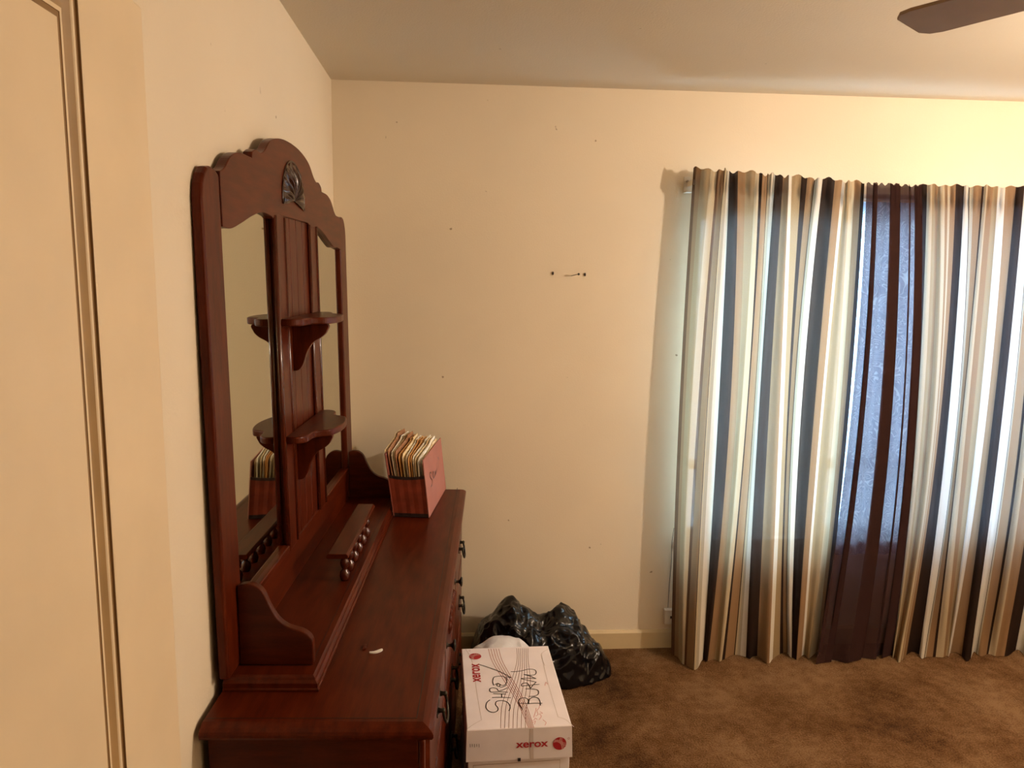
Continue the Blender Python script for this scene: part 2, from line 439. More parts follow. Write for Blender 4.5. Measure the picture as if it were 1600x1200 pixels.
# lace panel on the other bays
lm, nt, b, N, L = new_mat('white_lace')
N.remove(b); tc = N.new('ShaderNodeTexCoord')
nz = N.new('ShaderNodeTexNoise'); nz.inputs['Scale'].default_value = 9; nz.inputs['Detail'].default_value = 1; nz.inputs['Distortion'].default_value = 2.5
L.new(tc.outputs['Object'], nz.inputs['Vector'])
wv = N.new('ShaderNodeMath'); wv.operation = 'MULTIPLY'; wv.inputs[1].default_value = 70.0
L.new(nz.outputs['Fac'], wv.inputs[0])
sn = N.new('ShaderNodeMath'); sn.operation = 'SINE'; L.new(wv.outputs[0], sn.inputs[0])
mr = N.new('ShaderNodeMapRange'); mr.inputs['From Min'].default_value = -0.2; mr.inputs['From Max'].default_value = 0.9
mr.inputs['To Min'].default_value = 0.01; mr.inputs['To Max'].default_value = 0.07
L.new(sn.outputs[0], mr.inputs['Value'])
tl = N.new('ShaderNodeBsdfTranslucent'); lr = ramp(nt, sn.outputs[0], [(0.35, (0.19, 0.22, 0.29)), (0.75, (0.37, 0.41, 0.47))]); L.new(lr.outputs['Color'], tl.inputs['Color'])
tp = N.new('ShaderNodeBsdfTransparent'); mx = N.new('ShaderNodeMixShader')
L.new(mr.outputs['Result'], mx.inputs[0]); L.new(tl.outputs[0], mx.inputs[1]); L.new(tp.outputs[0], mx.inputs[2])
L.new(mx.outputs[0], nt.nodes['Material Output'].inputs['Surface'])
lc = MB(); rows = []
for k in range(2):
    z = (0.44, 2.0)[k]
    rows.append([(1.665+1.115*i/180, YB-0.03+0.008*math.sin(i*0.55), z) for i in range(181)])
lc.loft(rows, caps=False, closed=False)
tag(lc.build('lace_curtain', lm, None, smooth=True, fix=False), 'white swirl-patterned lace curtain against the window glass, behind the dark sheer', 'curtain')

# ------------------------------------------------------------------ curtain rod
YC = 3.045
rod = tag(empty('curtain_rod', (0.95, YB, 2.05)), 'flat white metal curtain rod with wall bracket above the window', 'curtain rod')
rbm = MB(); rbm.loft([[(x, y, z+dz_) for y, dz_ in ((YC-YB+0.030, -0.010), (YC-YB+0.036, -0.010), (YC-YB+0.036, 0.010), (YC-YB+0.030, 0.010))] for x, z in ((0.006, 0.008), (0.70, -0.036), (1.98, -0.036))])
rbm.build('rod_bar', M['white'], rod)
rt = MB()
rt.box((-0.012, -0.004, -0.028), (0.016, -0.0005, 0.040)); rt.box((-0.012, -0.05, -0.028), (0.016, -0.004, -0.024))
rt.box((0.002, YC-YB+0.03, -0.004), (0.006, -0.004, 0.018))
rt.build('wall_bracket', M['whiteplastic'], rod, bevel=0.001)
MB().lathe([(0.0045, 0), (0.0045, 0.012), (0.002, 0.014)], (0.0, -0.018, 0.02), 'y', 10).build('bracket_screw', M['steel'], rod)

# ------------------------------------------------------------------ striped curtains
TAN = (0.285, 0.165, 0.080); OLV = (0.33, 0.225, 0.115); CRM = (0.50, 0.39, 0.24); WHT = (0.66, 0.60, 0.49)
DRK = (0.030, 0.017, 0.012); BRN = (0.12, 0.06, 0.03); GRY = (0.40, 0.34, 0.24)

def drape(name, base, stripes, edge, ytop_fn, mat, depth_fn, extra_mid=None, yb=YC, nrow=64, sub_px=4.0):
    """stripes: (colour, right edge at y310, y640, y980 in zoom units); edge: left border"""
    cols = []      # (x_top, x_mid, x_bot, u)
    prev = edge; total = 0.0; widths = [ (s[2]-p[2]) for s, p in zip([(0,)+tuple(t[1:]) for t in stripes], [(0,)+tuple(edge)]+[(0,)+tuple(t[1:]) for t in stripes[:-1]]) ]
    tot = sum(max(2.0, w_) for w_ in widths); acc = 0.0
    cols.append((*edge, 0.0)); stops = []
    for st, w_ in zip(stripes, widths):
        n = max(2, int(max(w_, st[1]-prev[0], st[3]-prev[2])/5/sub_px*1.0)+1)
        stops.append((acc/tot, st[0]))
        for k in range(1, n+1):
            t = k/n
            cols.append(tuple(prev[i]+(st[i+1]-prev[i])*t for i in range(3)) + ((acc+max(2.0, w_)*t)/tot,))
        acc += max(2.0, w_); prev = st[1:]
    nc = len(cols); vs = []; uv = []
    for j in range(nrow+1):
        v = j/nrow
        for i, (a, b_, c, u) in enumerate(cols):
            pxa, pxb, pxc = base+a/5, base+b_/5, base+c/5
            zt = ytop_fn(pxa, i)
            z = zt*(1-v)**1.0 + 0.004*v
            # three reference heights -> quadratic
            y_im = 310 + (1.98-z)/1.98*700
            t0, t1, t2 = 310, 640, 980
            q = y_im
            px = pxa*(q-t1)*(q-t2)/((t0-t1)*(t0-t2)) + pxb*(q-t0)*(q-t2)/((t1-t0)*(t1-t2)) + pxc*(q-t0)*(q-t1)/((t2-t0)*(t2-t1))
            y = yb + depth_fn(u, i, v, z, zt)
            vs.append((x_for_px(px, y, z), y, z)); uv.append((u, v))
    fs = [(j*nc+i, j*nc+i+1, (j+1)*nc+i+1, (j+1)*nc+i) for j in range(nrow) for i in range(nc-1)]
    me = bpy.data.meshes.new(name); me.from_pydata(vs, [], fs)
    ul = me.uv_layers.new(name='UVMap')
    for lp in me.loops: ul.data[lp.index].uv = uv[lp.vertex_index]
    for p in me.polygons: p.use_smooth = True
    me.materials.append(mat(stops) if callable(mat) else mat)
    ob = bpy.data.objects.new(name, me); COL.objects.link(ob)
    return ob

LEFT = [(BRN, 222, 125, 70), (TAN, 255, 145, 100), (OLV, 330, 190, 130), (CRM, 380, 240, 150), (BRN, 398, 262, 165), (TAN, 438, 312, 222),
        (DRK, 441, 317, 227), (CRM, 452, 325, 240), (GRY, 470, 350, 262), (WHT, 490, 405, 300), (DRK, 562, 495, 345), (TAN, 615, 545, 395), (OLV, 690, 580, 430),
        (CRM, 722, 622, 455), (DRK, 745, 630, 475), (TAN, 785, 680, 545), (DRK, 788, 684, 551), (CRM, 800, 692, 570), (GRY, 815, 700, 590), (WHT, 838, 718, 630), (DRK, 905, 800, 720),
        (TAN, 955, 885, 815), (WHT, 975, 915, 838), (OLV, 1045, 945, 892), (DRK, 1085, 958, 916), (TAN, 1140, 985, 945),
        (DRK, 1143, 989, 949), (GRY, 1165, 1010, 962), (WHT, 1205, 1050, 985), (DRK, 1305, 1150, 1030), (TAN, 1360, 1200, 1070), (WHT, 1385, 1222, 1090),
        (OLV, 1430, 1310, 1140), (CRM, 1465, 1352, 1190), (TAN, 1518, 1390, 1212), (DRK, 1545, 1422, 1240)]
def top_left(px, i):
    t = (px-1085)/255
    return 2.108 - 0.040*max(0, min(1, t)) + 0.005*math.sin(i*1.1) + 0.005*math.sin(i*0.37+1)
def depth_left(u, i, v, z, zt):
    h = zt - z
    fold = math.sin(u*2*math.pi*9.5+0.6+0.5*math.sin(v*3)) * (0.010+0.006*v) + math.sin(u*2*math.pi*4.3+1.9) * (0.004+0.014*v)
    ruff = (0.009*math.sin(i*1.9)+0.006*math.sin(i*0.83)) * math.exp(-((h-0.055)/0.035)**2)
    pocket = -0.012*math.exp(-((h-0.05)/0.022)**4)
    k = min(1, h/0.12)
    corner = -0.075*(v**3)*math.exp(-((u-0.17)/0.07)**2)
    ret = 0.035*math.exp(-u/0.035)*(1-0.3*v)
    puddle = 0.02*max(0, (v-0.9)/0.1)*math.sin(u*40)*(1 if u > 0.5 else 0)
    return fold*(0.25+0.75*k) + ruff + pocket + corner + ret + puddle - 0.004 + 0.022*max(0, (u-0.90)/0.10)
cur = drape('striped_curtain', 1040, LEFT, (200, 100, 45), top_left, lambda s: cloth_mat('striped_curtain_cloth', s, 0.24, 0.014), depth_left)
tag(cur, 'brown, tan and cream striped curtain panel hanging nearest the bare wall', 'curtain', 'striped curtain panels')

RIGHT = [(DRK, 838, 757, 590), (CRM, 880, 800, 605), (OLV, 905, 830, 622), (TAN, 922, 850, 632), (OLV, 945, 885, 645), (CRM, 978, 905, 662), (TAN, 1000, 912, 670), (CRM, 1020, 920, 678),
         (TAN, 1060, 938, 702), (DRK, 1125, 1002, 800), (WHT, 1165, 1070, 842), (DRK, 1168, 1073, 846), (GRY, 1200, 1085, 858), (TAN, 1260, 1105, 905), (DRK, 1275, 1110, 925),
         (CRM, 1305, 1150, 985), (TAN, 1345, 1190, 1005), (OLV, 1385, 1235, 1028), (WHT, 1442, 1295, 1045), (TAN, 1520, 1345, 1130), (DRK, 1590, 1420, 1205),
         (WHT, 1640, 1490, 1248), (DRK, 1644, 1494, 1252), (GRY, 1655, 1505, 1265), (TAN, 1700, 1570, 1330), (DRK, 1715, 1590, 1345),
         (CRM, 1760, 1640, 1400), (TAN, 1840, 1720, 1470), (DRK, 1910, 1800, 1560), (WHT, 1960, 1860, 1630), (TAN, 2040, 1950, 1720), (DRK, 2060, 1975, 1750), (OLV, 2120, 2050, 1830)]
def top_right(px, i): return 2.064 + 0.004*math.sin(i*0.9) + 0.003*math.sin(i*0.33)
def depth_right(u, i, v, z, zt):
    h = zt - z
    fold = math.sin(u*2*math.pi*11+0.3+0.5*math.sin(v*3)) * (0.008+0.007*v) + math.sin(u*2*math.pi*5.1+0.7) * (0.004+0.012*v)
    ruff = (0.009*math.sin(i*1.7)+0.006*math.sin(i*0.77)) * math.exp(-((h-0.055)/0.035)**2)
    pocket = -0.012*math.exp(-((h-0.05)/0.022)**4)
    k = min(1, h/0.12)
    toe = -0.05*max(0, (v-0.93)/0.07)**1.5*(0.6+0.4*math.sin(u*52))
    return fold*(0.25+0.75*k) + ruff + pocket + toe + 0.004 + 0.026*max(0, (0.07-u)/0.07)
cur2 = drape('striped_curtain', 1280, RIGHT, (772, 690, 560), top_right, lambda s: cloth_mat('striped_curtain_cloth_right', s, 0.42, 0.014), depth_right)
tag(cur2, 'brown, tan and cream striped curtain panel right of the dark sheer', 'curtain', 'striped curtain panels')

# dark brown sheer between them, gathered into overlapping folds
sm, nt, b, N, L = new_mat('dark_brown_sheer_cloth')
N.remove(b)
d1 = N.new('ShaderNodeBsdfDiffuse'); d1.inputs['Color'].default_value = (0.055, 0.026, 0.022, 1)
t1 = N.new('ShaderNodeBsdfTranslucent'); t1.inputs['Color'].default_value = (0.055, 0.026, 0.026, 1)
tp = N.new('ShaderNodeBsdfTransparent'); mx1 = N.new('ShaderNodeMixShader'); mx1.inputs[0].default_value = 0.45
L.new(d1.outputs[0], mx1.inputs[1]); L.new(t1.outputs[0], mx1.inputs[2])
mx2 = N.new('ShaderNodeMixShader'); mx2.inputs[0].default_value = 0.10
L.new(mx1.outputs[0], mx2.inputs[1]); L.new(tp.outputs[0], mx2.inputs[2]); L.new(mx2.outputs[0], nt.nodes['Material Output'].inputs['Surface'])
stations = [238, 345, 300, 470, 560, 462, 500, 550, 470, 600, 655, 640, 650, 690, 760, 692, 700, 765]
path = []
for a, b_ in zip(stations[:-1], stations[1:]):
    n = max(2, int(abs(b_-a)/14))
    for k in range(n): path.append(a+(b_-a)*k/n)
path.append(stations[-1])
# layer depth: every time the cloth turns back it steps away a little
vs_, uv_ = [], []; NR = 48; NCs = len(path)
lay = 0.0; lays = []; sgn = 1
for k, p in enumerate(path):
    if k and (path[k]-path[k-1])*sgn < 0: sgn = -sgn; lay += 0.006
    lays.append(lay)
for j in range(NR+1):
    v = j/NR
    for k, p in enumerate(path):
        tt = (p-235)/525.0
        zt = 2.058 + 0.006*math.sin(k*1.3)
        z = zt*(1-v) + 0.004*v
        q = 310 + (1.98-z)/1.98*700
        pa, pb, pc = 1280+(362+tt*440)/5, 1280+p/5, 1280+(-5+tt*590)/5
        t0, t1_, t2 = 310, 640, 980
        px = pa*(q-t1_)*(q-t2)/((t0-t1_)*(t0-t2)) + pb*(q-t0)*(q-t2)/((t1_-t0)*(t1_-t2)) + pc*(q-t0)*(q-t1_)/((t2-t0)*(t2-t1_))
        h = zt-z
        y = YC - 0.040 + lays[k]*0.8 + 0.006*math.sin(k*0.5)*(0.3+v) + 0.006*math.sin(k*1.9)*math.exp(-((h-0.05)/0.05)**2)
        y -= 0.03*max(0, (v-0.8)/0.2)**2*(0.5+0.5*math.sin(k*0.35+1))
        vs_.append((x_for_px(px, y, z), y, z))
me = bpy.data.meshes.new('sheer_curtain')
me.from_pydata(vs_, [], [(j*NCs+i, j*NCs+i+1, (j+1)*NCs+i+1, (j+1)*NCs+i) for j in range(NR) for i in range(NCs-1)])
for p in me.polygons: p.use_smooth = True
me.materials.append(sm)
sheer = bpy.data.objects.new('sheer_curtain', me); COL.objects.link(sheer)
tag(sheer, 'dark brown see-through sheer curtain gathered between the two striped panels', 'curtain')

# ------------------------------------------------------------------ dresser  (local x = out from wall, y = along its length, z up)
DA = 0.0474
DORG = Vector((-0.0804, 1.3934, 0.0))
DZ = 0.7933
dresser = tag(empty('dresser', DORG, -DA), 'long red-brown mahogany dresser with dark bronze pulls against the left wall', 'dresser')
S0, S1, TB, TF = -0.034, 1.645, -0.418, 0.036
# top with moulded edge
def rect(i, z, back=0.0): return [(TB+back, S0+i, z), (TF-i, S0+i, z), (TF-i, S1-i, z), (TB+back, S1-i, z)]
top = MB(); top.loft([rect(0.030, 0.762), rect(0.010, 0.764), rect(0.003, 0.767), rect(0.0, 0.773), rect(0.0, 0.778), rect(0.003, 0.783), rect(0.010, 0.788), rect(0.018, 0.7915), rect(0.023, DZ), rect(0.033, DZ)])
top.build('top', M['wood'], dresser)
il = MB()
il.box((TB+0.002, -0.001, DZ-0.001), (0.001, 0.001, DZ+0.0004)); il.box((-0.001, 0.001, DZ-0.001), (0.001, S1-0.003, DZ+0.0004))
il.build('inlay_line', M['inlay'], dresser)
# carcass
cs = MB(); cs.box((-0.415, 0.0, 0.06), (0.004, 1.611, 0.762)); cs.build('carcass', M['wood_end'], dresser, bevel=0.004)
pl = MB(); pl.box((-0.415, -0.008, 0.0), (0.016, 1.619, 0.075)); pl.build('plinth', M['wood_end'], dresser, bevel=0.005)
MB().prism([(0.004, 0.762), (0.026, 0.762), (0.024, 0.752), (0.012, 0.745), (0.004, 0.742)], lambda p, d: (p[0], d, p[1]), 0.0, 1.611).build('cornice_moulding', M['wood'], dresser)
for y in (0.0, 1.581):
    MB().box((0.004, y, 0.075), (0.015, y+0.03, 0.742)).build('stile', M['wood_v'], dresser, bevel=0.003)
def bail_pull(parent, y, z):
    pr = MB()
    pr.prism(catmull([(-0.055, 0), (-0.045, 0.012), (-0.028, 0.010), (-0.012, 0.020), (0, 0.028), (0.012, 0.020), (0.028, 0.010), (0.045, 0.012), (0.055, 0),
                      (0.045, -0.012), (0.028, -0.010), (0.012, -0.020), (0, -0.030), (-0.012, -0.020), (-0.028, -0.010), (-0.045, -0.012), (-0.055, 0)], 3)[:-1],
             lambda p, d: (d, y+p[0], z+p[1]), 0.0215, 0.0245)
    bp = pr.build('pull_backplate', M['iron'], parent)
    for s in (-1, 1):
        MB().lathe([(0.007, 0), (0.005, 0.008), (0.007, 0.014), (0.004, 0.018)], (0.0235, y+s*0.036, z+0.002), 'x', 10).build('pull_post', M['iron'], bp, smooth=True)
    bl = MB(); bl.tube(catmull([(0.036, y-0.036, z+0.002), (0.040, y-0.038, z-0.018), (0.043, y-0.022, z-0.036), (0.044, y, z-0.040), (0.043, y+0.022, z-0.036), (0.040, y+0.038, z-0.018), (0.036, y+0.036, z+0.002)], 4), 0.0035, 8)
    bl.build('pull_bail', M['iron'], bp, smooth=True)
def knob(parent, y, z):
    MB().lathe([(0.010, 0.0), (0.0105, 0.002), (0.005, 0.004), (0.0045, 0.013), (0.009, 0.018), (0.0155, 0.021), (0.0165, 0.024), (0.013, 0.0265), (0.004, 0.0275)], (0.0215, y, z), 'x', 16).build('knob', M['iron'], parent, smooth=True)
def drawer(y0, y1, z0, z1):
    d = MB(); q = 0.012
    rings = [[(x, y0+i, z0+i), (x, y1-i, z0+i), (x, y1-i, z1-i), (x, y0+i, z1-i)] for x, i in ((0.004, 0.0), (0.012, 0.0), (0.018, 0.006), (0.022, 0.010), (0.022, 0.012))]
    rings.append([(0.0225, y0+0.016, z0+0.016), (0.0225, y1-0.016, z0+0.016), (0.0225, y1-0.016, z1-0.016), (0.0225, y0+0.016, z1-0.016)])
    d.loft(rings); return d.build('drawer_front', M['wood'], dresser)
rows_ = ((0.552, 0.738), (0.305, 0.540), (0.085, 0.293))
for ri, (z0, z1) in enumerate(rows_):
    for bi, (y0, y1) in enumerate(((0.036, 0.525), (0.537, 1.074), (1.086, 1.575))):
        d = drawer(y0, y1, z0, z1); zm = (z0+z1)/2
        if bi == 1 and ri == 0:
            knob(d, 0.585, zm); knob(d, 1.026, zm)
            cv = MB()     # carved rope-and-leaf motif
            for k in range(9):
                t = (k-4)/4; yy = 0.805+t*0.115; hh = 0.042*(1-0.55*abs(t)**1.5)
                cv.lathe([(0.0025, -hh), (0.009, -hh*0.75), (0.0115, 0), (0.009, hh*0.75), (0.0025, hh)], (0.0225, yy, zm), 'z', 10)
            cv.build('carved_motif', M['wood'], d, smooth=True)
        else:
            ym = (y0+y1)/2
            bail_pull(d, ym, zm+0.012)

# ------------------------------------------------------------------ mirror hutch standing on the dresser
hutch = tag(empty('dresser_mirror', DORG+Vector((0, 0, DZ+0.001)), -DA), 'mahogany framed twin mirror with carved crest and two small shelves standing on the dresser', 'mirror')
HB = 0.030                     # riser height (all z below are above the dresser top)
def Z(z): return z-DZ
TFH = -0.400                   # front plane of the frame at the foot
LEAN = 0.014
def lean(z): return -LEAN*max(0, (z-0.823))/1.05     # z absolute
def fpt(s, z, d): return (TFH+d+lean(z), s, Z(z))    # d: distance in front of the frame plane
SA, SB = 0.085, 1.475; SC = 0.5*(SA+SB)
def frame_piece(name, pts, d0, d1, mat, parent=None, bevel=0.003, seg=2):
    mb = MB(); mb.prism(pts, lambda p, d: fpt(p[0], p[1], d), d0, d1)
    return mb.build(name, mat, parent or hutch, bevel=bevel, seg=seg)
# riser base
r0, r1 = 0.095, 1.505
def rrect(i, z): return [(-0.417, r0+i, z), (-0.216-i, r0+i, z), (-0.216-i, r1-i, z), (-0.417, r1-i, z)]
rb = MB(); rb.loft([rrect(0, 0.0), rrect(0, 0.004), rrect(0.003, 0.006), rrect(0.003, 0.016), rrect(0.008, 0.021), rrect(0.010, 0.026), rrect(0.014, HB), rrect(0.02, HB)])
rb.build('riser_base', M['wood'], hutch)
rl = MB(); rl.box((-0.4, r0+0.052, HB-0.001), (-0.244, r0+0.054, HB+0.0004)); rl.box((-0.2445, r0+0.054, HB-0.001), (-0.243, r1-0.054, HB+0.0004))
rl.build('riser_inlay', M['inlay'], hutch)
# posts with rounded shoulders
def post(s0, s1, outer):
    zt = 1.872; z0 = 0.823
    pts = [(s0, z0), (s1, z0)]
    if outer < 0:
        pts += [(s1, zt-0.012), (s1-0.02, zt-0.003), (s1-0.045, zt), (s1-0.065, zt-0.004), (s0+0.018, zt-0.018), (s0+0.006, zt-0.038), (s0, zt-0.065)]
    else:
        pts += [(s1, zt-0.065), (s1-0.006, zt-0.038), (s1-0.018, zt-0.018), (s0+0.065, zt-0.004), (s0+0.045, zt), (s0+0.02, zt-0.003), (s0, zt-0.012)]
    frame_piece('post', pts, -0.020, 0.002, M['wood_v'], bevel=0.006, seg=3)
post(SA, SA+0.10, -1); post(SB-0.10, SB, 1)
# carved crest
SCC = 0.745                    # centre of the crest
def mir(pts): return pts + [(2*SCC-s, z) for s, z in reversed(pts)]
P0 = SA+0.10
topl = catmull([(P0, 1.868), (P0+0.03, 1.880), (0.255, 1.908), (0.31, 1.924), (0.375, 1.926), (0.395, 1.926)], 5) + \
       catmull([(0.400, 1.940), (0.430, 1.950), (0.465, 1.948), (0.500, 1.960), (0.545, 1.988), (0.60, 2.004), (0.67, 2.014), (SCC, 2.017)], 5)
botl = catmull([(P0, 1.758), (P0+0.05, 1.757), (0.30, 1.772), (0.38, 1.794), (0.455, 1.808), (0.52, 1.806), (0.545, 1.800)], 5) + \
       [(0.56, 1.808), (0.60, 1.814), (SCC, 1.814)]
tp_ = mir(topl) + [(SB-0.10, 1.866)]; bt_ = mir(botl) + [(SB-0.10, 1.752)]
crest_pts = bt_ + tp_[::-1]
# drop doubled points
cp = []
for p in crest_pts:
    if not cp or math.hypot(p[0]-cp[-1][0], p[1]-cp[-1][1]) > 0.002: cp.append(p)
frame_piece('crest', cp, -0.018, 0.0035, M['wood'], bevel=0.006, seg=3)
# scallop shell carving
sh = MB(); cx, cz = SCC, 1.868; NRB = 11
prof = []
NA, NRR = 104, 10
grid = []
for i in range(NA+1):
    a = math.radians(-12 + 204*i/NA); rr = []
    for j in range(NRR+1):
        t = j/NRR
        R_ = 0.100*(1+0.18*math.sin(max(0, math.radians(204*i/NA-12)))) * (1+0.03*math.cos(2*math.pi*NRB*i/NA))
        rib = 0.5-0.5*math.cos(2*math.pi*NRB*i/NA)
        hgt = 0.002 + (0.017*rib*t**0.7 + 0.003)*math.sin(math.pi*min(1, 0.12+0.86*t))
        rr.append(fpt(cx+R_*t*math.cos(a)*1.05, cz-0.006+R_*t*math.sin(a)*0.84, 0.0035+hgt))
    grid.append(rr)
vsn = [p for r_ in grid for p in r_]
sh.add(vsn, [(i*(NRR+1)+j, (i+1)*(NRR+1)+j, (i+1)*(NRR+1)+j+1, i*(NRR+1)+j+1) for i in range(NA) for j in range(NRR)])
so = sh.build('shell_carving', M['wood_dark'], hutch, smooth=True); so['label'] = 'dark carved scallop shell'
rim = MB(); rim.tube([fpt(cx+0.111*math.cos(math.radians(a)), cz-0.004+0.104*math.sin(math.radians(a))*1.0, 0.004) for a in range(-10, 191, 8)], 0.0032, 6)
rim.build('shell_rim', M['wood_dark'], hutch, smooth=True)
# stiles either side of the grooved centre panel
ST = ((0.56, 0.645), (2*SC-0.645, 2*SC-0.56))
zb, ztp = 0.918, 1.82
for s0, s1 in ST:
    frame_piece('stile', [(s0, zb), (s1, zb), (s1, ztp), (s0, ztp)], -0.014, 0.003, M['wood_v'], bevel=0.007, seg=3)
    # half-round bead on the mirror side
    sx_ = s0 if s0 < SC else s1
    bd = MB(); bd.tube([fpt(sx_, zb+0.01, 0.0), fpt(sx_, ztp-0.01, 0.0)], 0.0075, 12); bd.build('stile_bead', M['wood_gloss'], hutch, smooth=True)
    sx_ = s1 if s0 < SC else s0
    bd = MB(); bd.tube([fpt(sx_, zb+0.01, 0.001), fpt(sx_, ztp-0.01, 0.001)], 0.006, 12); bd.build('stile_bead', M['wood_gloss'], hutch, smooth=True)
npk = 4; a0, a1 = ST[0][1], ST[1][0]; pw = (a1-a0)/npk
for k in range(npk):
    frame_piece('panel_board', [(a0+k*pw+0.001, zb), (a0+(k+1)*pw-0.001, zb), (a0+(k+1)*pw-0.001, ztp), (a0+k*pw+0.001, ztp)], -0.014, -0.003, M['wood_v'], bevel=0.002)
# foot rail under the mirrors
frame_piece('foot_rail', [(P0, 0.823), (SB-0.10, 0.823), (SB-0.10, 0.930), (P0, 0.930)], -0.016, 0.001, M['wood'], bevel=0.003)
for s0, s1 in ((P0, 0.56), (2*SC-0.56, SB-0.10)):
    frame_piece('mirror_lip', [(s0, 0.926), (s1, 0.926), (s1, 0.944), (s0, 0.944)], -0.014, 0.006, M['wood'], bevel=0.004, seg=3)
    frame_piece('mirror', [(s0-0.004, 0.935), (s1+0.004, 0.935), (s1+0.004, 1.815), (s0-0.004, 1.815)], -0.015, -0.0095, M['mirror'], bevel=0)
frame_piece('back_board', [(SA+0.01, 0.85), (SB-0.01, 0.85), (SB-0.01, 1.80), (SA+0.01, 1.80)], -0.0215, -0.0165, M['wood_dark'], bevel=0)
# small shelves on corbels
def shelf(zt):
    hw = 0.205
    half = catmull([(-hw, 0.0), (-hw-0.004, 0.03), (-hw+0.02, 0.052), (-0.135, 0.058), (-0.118, 0.072), (-0.10, 0.098), (-0.05, 0.112), (0.0, 0.116)], 5)
    pts = half + [(-a, b_) for a, b_ in reversed(half[:-1])]
    mb = MB(); l0 = lean(zt)
    mb.prism(pts, lambda p, d: (TFH+l0+0.001+p[1], SC+p[0], Z(d)), zt-0.019, zt)
    s_ = mb.build('shelf', M['wood'], hutch, bevel=0.004, seg=3)
    cb = catmull([(0.0, zt-0.019), (0.092, zt-0.019), (0.094, zt-0.040), (0.080, zt-0.056), (0.055, zt-0.072), (0.038, zt-0.100), (0.028, zt-0.130), (0.016, zt-0.148), (0.0, zt-0.152)], 5)
    mb = MB(); mb.prism(cb, lambda p, d: (TFH+l0-0.002+p[0], d, Z(p[1])), SC-0.080, SC-0.060)
    mb.build('corbel', M['wood_v'], hutch, bevel=0.003)
shelf(1.548); shelf(1.236)
# scrolled end brackets
def end_bracket(s0, s1):
    pr = [(-0.4, 0.823), (-0.241, 0.823)] + catmull([(-0.241, 0.868), (-0.245, 0.884), (-0.262, 0.899), (-0.292, 0.909), (-0.314, 0.926), (-0.331, 0.955), (-0.345, 0.988), (-0.362, 1.003), (-0.380, 1.007), (-0.4, 1.002)], 5)
    mb = MB(); mb.prism(pr, lambda p, d: (p[0]+0.002, d, Z(p[1])), s0, s1)
    mb.build('end_bracket', M['wood_end'], hutch, bevel=0.004, seg=2)
end_bracket(0.150, 0.170); end_bracket(2*SC-0.170, 2*SC-0.150)
# little gallery rail on turned spindles
gl = MB(); gl.prism([(-0.302, 0.880), (-0.248, 0.880), (-0.244, 0.884), (-0.246, 0.890), (-0.250, 0.894), (-0.300, 0.894), (-0.304, 0.890), (-0.306, 0.884)], lambda p, d: (p[0], d, Z(p[1]+0.0165)), 0.578, 1.035)
gl.build('gallery_rail', M['wood'], hutch, bevel=0.0015)
RK = 1.27
sp_prof = [(0.010, 0.0), (0.0125, 0.004), (0.0145, 0.011), (0.0125, 0.019), (0.007, 0.024), (0.0065, 0.026), (0.010, 0.031), (0.0125, 0.038), (0.011, 0.045), (0.006, 0.050), (0.008, 0.054), (0.009, 0.058)]
spb = MB().lathe([(r_, h_*RK) for r_, h_ in sp_prof], (0, 0, 0), 'z', 16).build('spindle', M['wood_gloss'], hutch, smooth=True)
spb.location = (-0.262, 0.612, HB)
for k in range(1, 6): copy_part(spb, hutch, (-0.262, 0.612+0.0695*k, HB))

def dloc(s, t, z): 
    c, s_ = math.cos(DA), math.sin(DA)
    return Vector((DORG.x + s*s_ + t*c, DORG.y + s*c - t*s_, z))
# scraps lying on the dresser top
scr = MB(); scr.prism(catmull([(-0.014, -0.004), (-0.004, -0.003), (0.006, 0.004), (0.014, 0.009), (0.016, 0.004), (0.010, -0.004), (0.0, -0.009), (-0.012, -0.009), (-0.014, -0.004)], 3)[:-1], lambda p, d: (p[0], p[1], d), 0, 0.004)
o = scr.build('paper_scrap', M['crumb'], None, bevel=0.001); o.location = dloc(0.265, -0.123, DZ+0.0005)
tag(o, 'tiny white torn scrap lying on the dresser top', 'scrap')
MB_ = MB(); MB_.prism([(-0.004, -0.012), (0.004, -0.010), (0.005, 0.011), (-0.003, 0.012)], lambda p, d: (p[0], p[1], d), 0, 0.003)
o = MB_.build('wood_chip', M['wood'], None, bevel=0.001); o.location = dloc(0.286, -0.152, DZ+0.0005)
tag(o, 'small brown wood chip beside the white scrap on the dresser', 'scrap')

# ------------------------------------------------------------------ expanding file on the dresser
fa = Vector((-0.103, 2.640, DZ)); fdir = Vector((-0.049+0.103, 3.020-2.640, 0)); FL = fdir.length; fdir.normalize()
fout = Vector((fdir.y, -fdir.x, 0))
FW = 0.132
fil = tag(empty('expanding_file', fa - fout*FW + Vector((0, 0, 0.0005)), math.atan2(fout.y, fout.x)), 'red-brown expanding file stuffed with manila folders at the far end of the dresser', 'file')
# local x: across (0 = back cover, FW = front cover), y: along, z up
def lx(x, z): return x - 0.022*(z/0.21) - 0.006*(z/0.21)*(1-x/FW)      # everything leans a little towards the wall
def slab(name, x, th, y0, y1, h0, h1, mat, parent, yoff=0.0, z0=0.002):
    mb = MB()
    mb.add([(lx(x+dx, zz), yy, zz) for dx in (0, th) for (yy, zz) in ((y0, z0), (y1, z0), (y1+yoff, h1), (y0+yoff, h0))],
           [(0, 1, 2, 3), (7, 6, 5, 4), (0, 4, 5, 1), (1, 5, 6, 2), (2, 6, 7, 3), (3, 7, 4, 0)])
    return mb.build(name, mat, parent)
slab('front_cover', FW-0.003, 0.003, 0.0, FL, 0.215, 0.215, M['flap'], fil)
slab('back_cover', 0.0, 0.003, 0.0, FL, 0.235, 0.235, M['folder'], fil)
slab('file_bottom', 0.003, FW-0.006, 0.002, FL-0.002, 0.006, 0.006, M['tape'], fil)
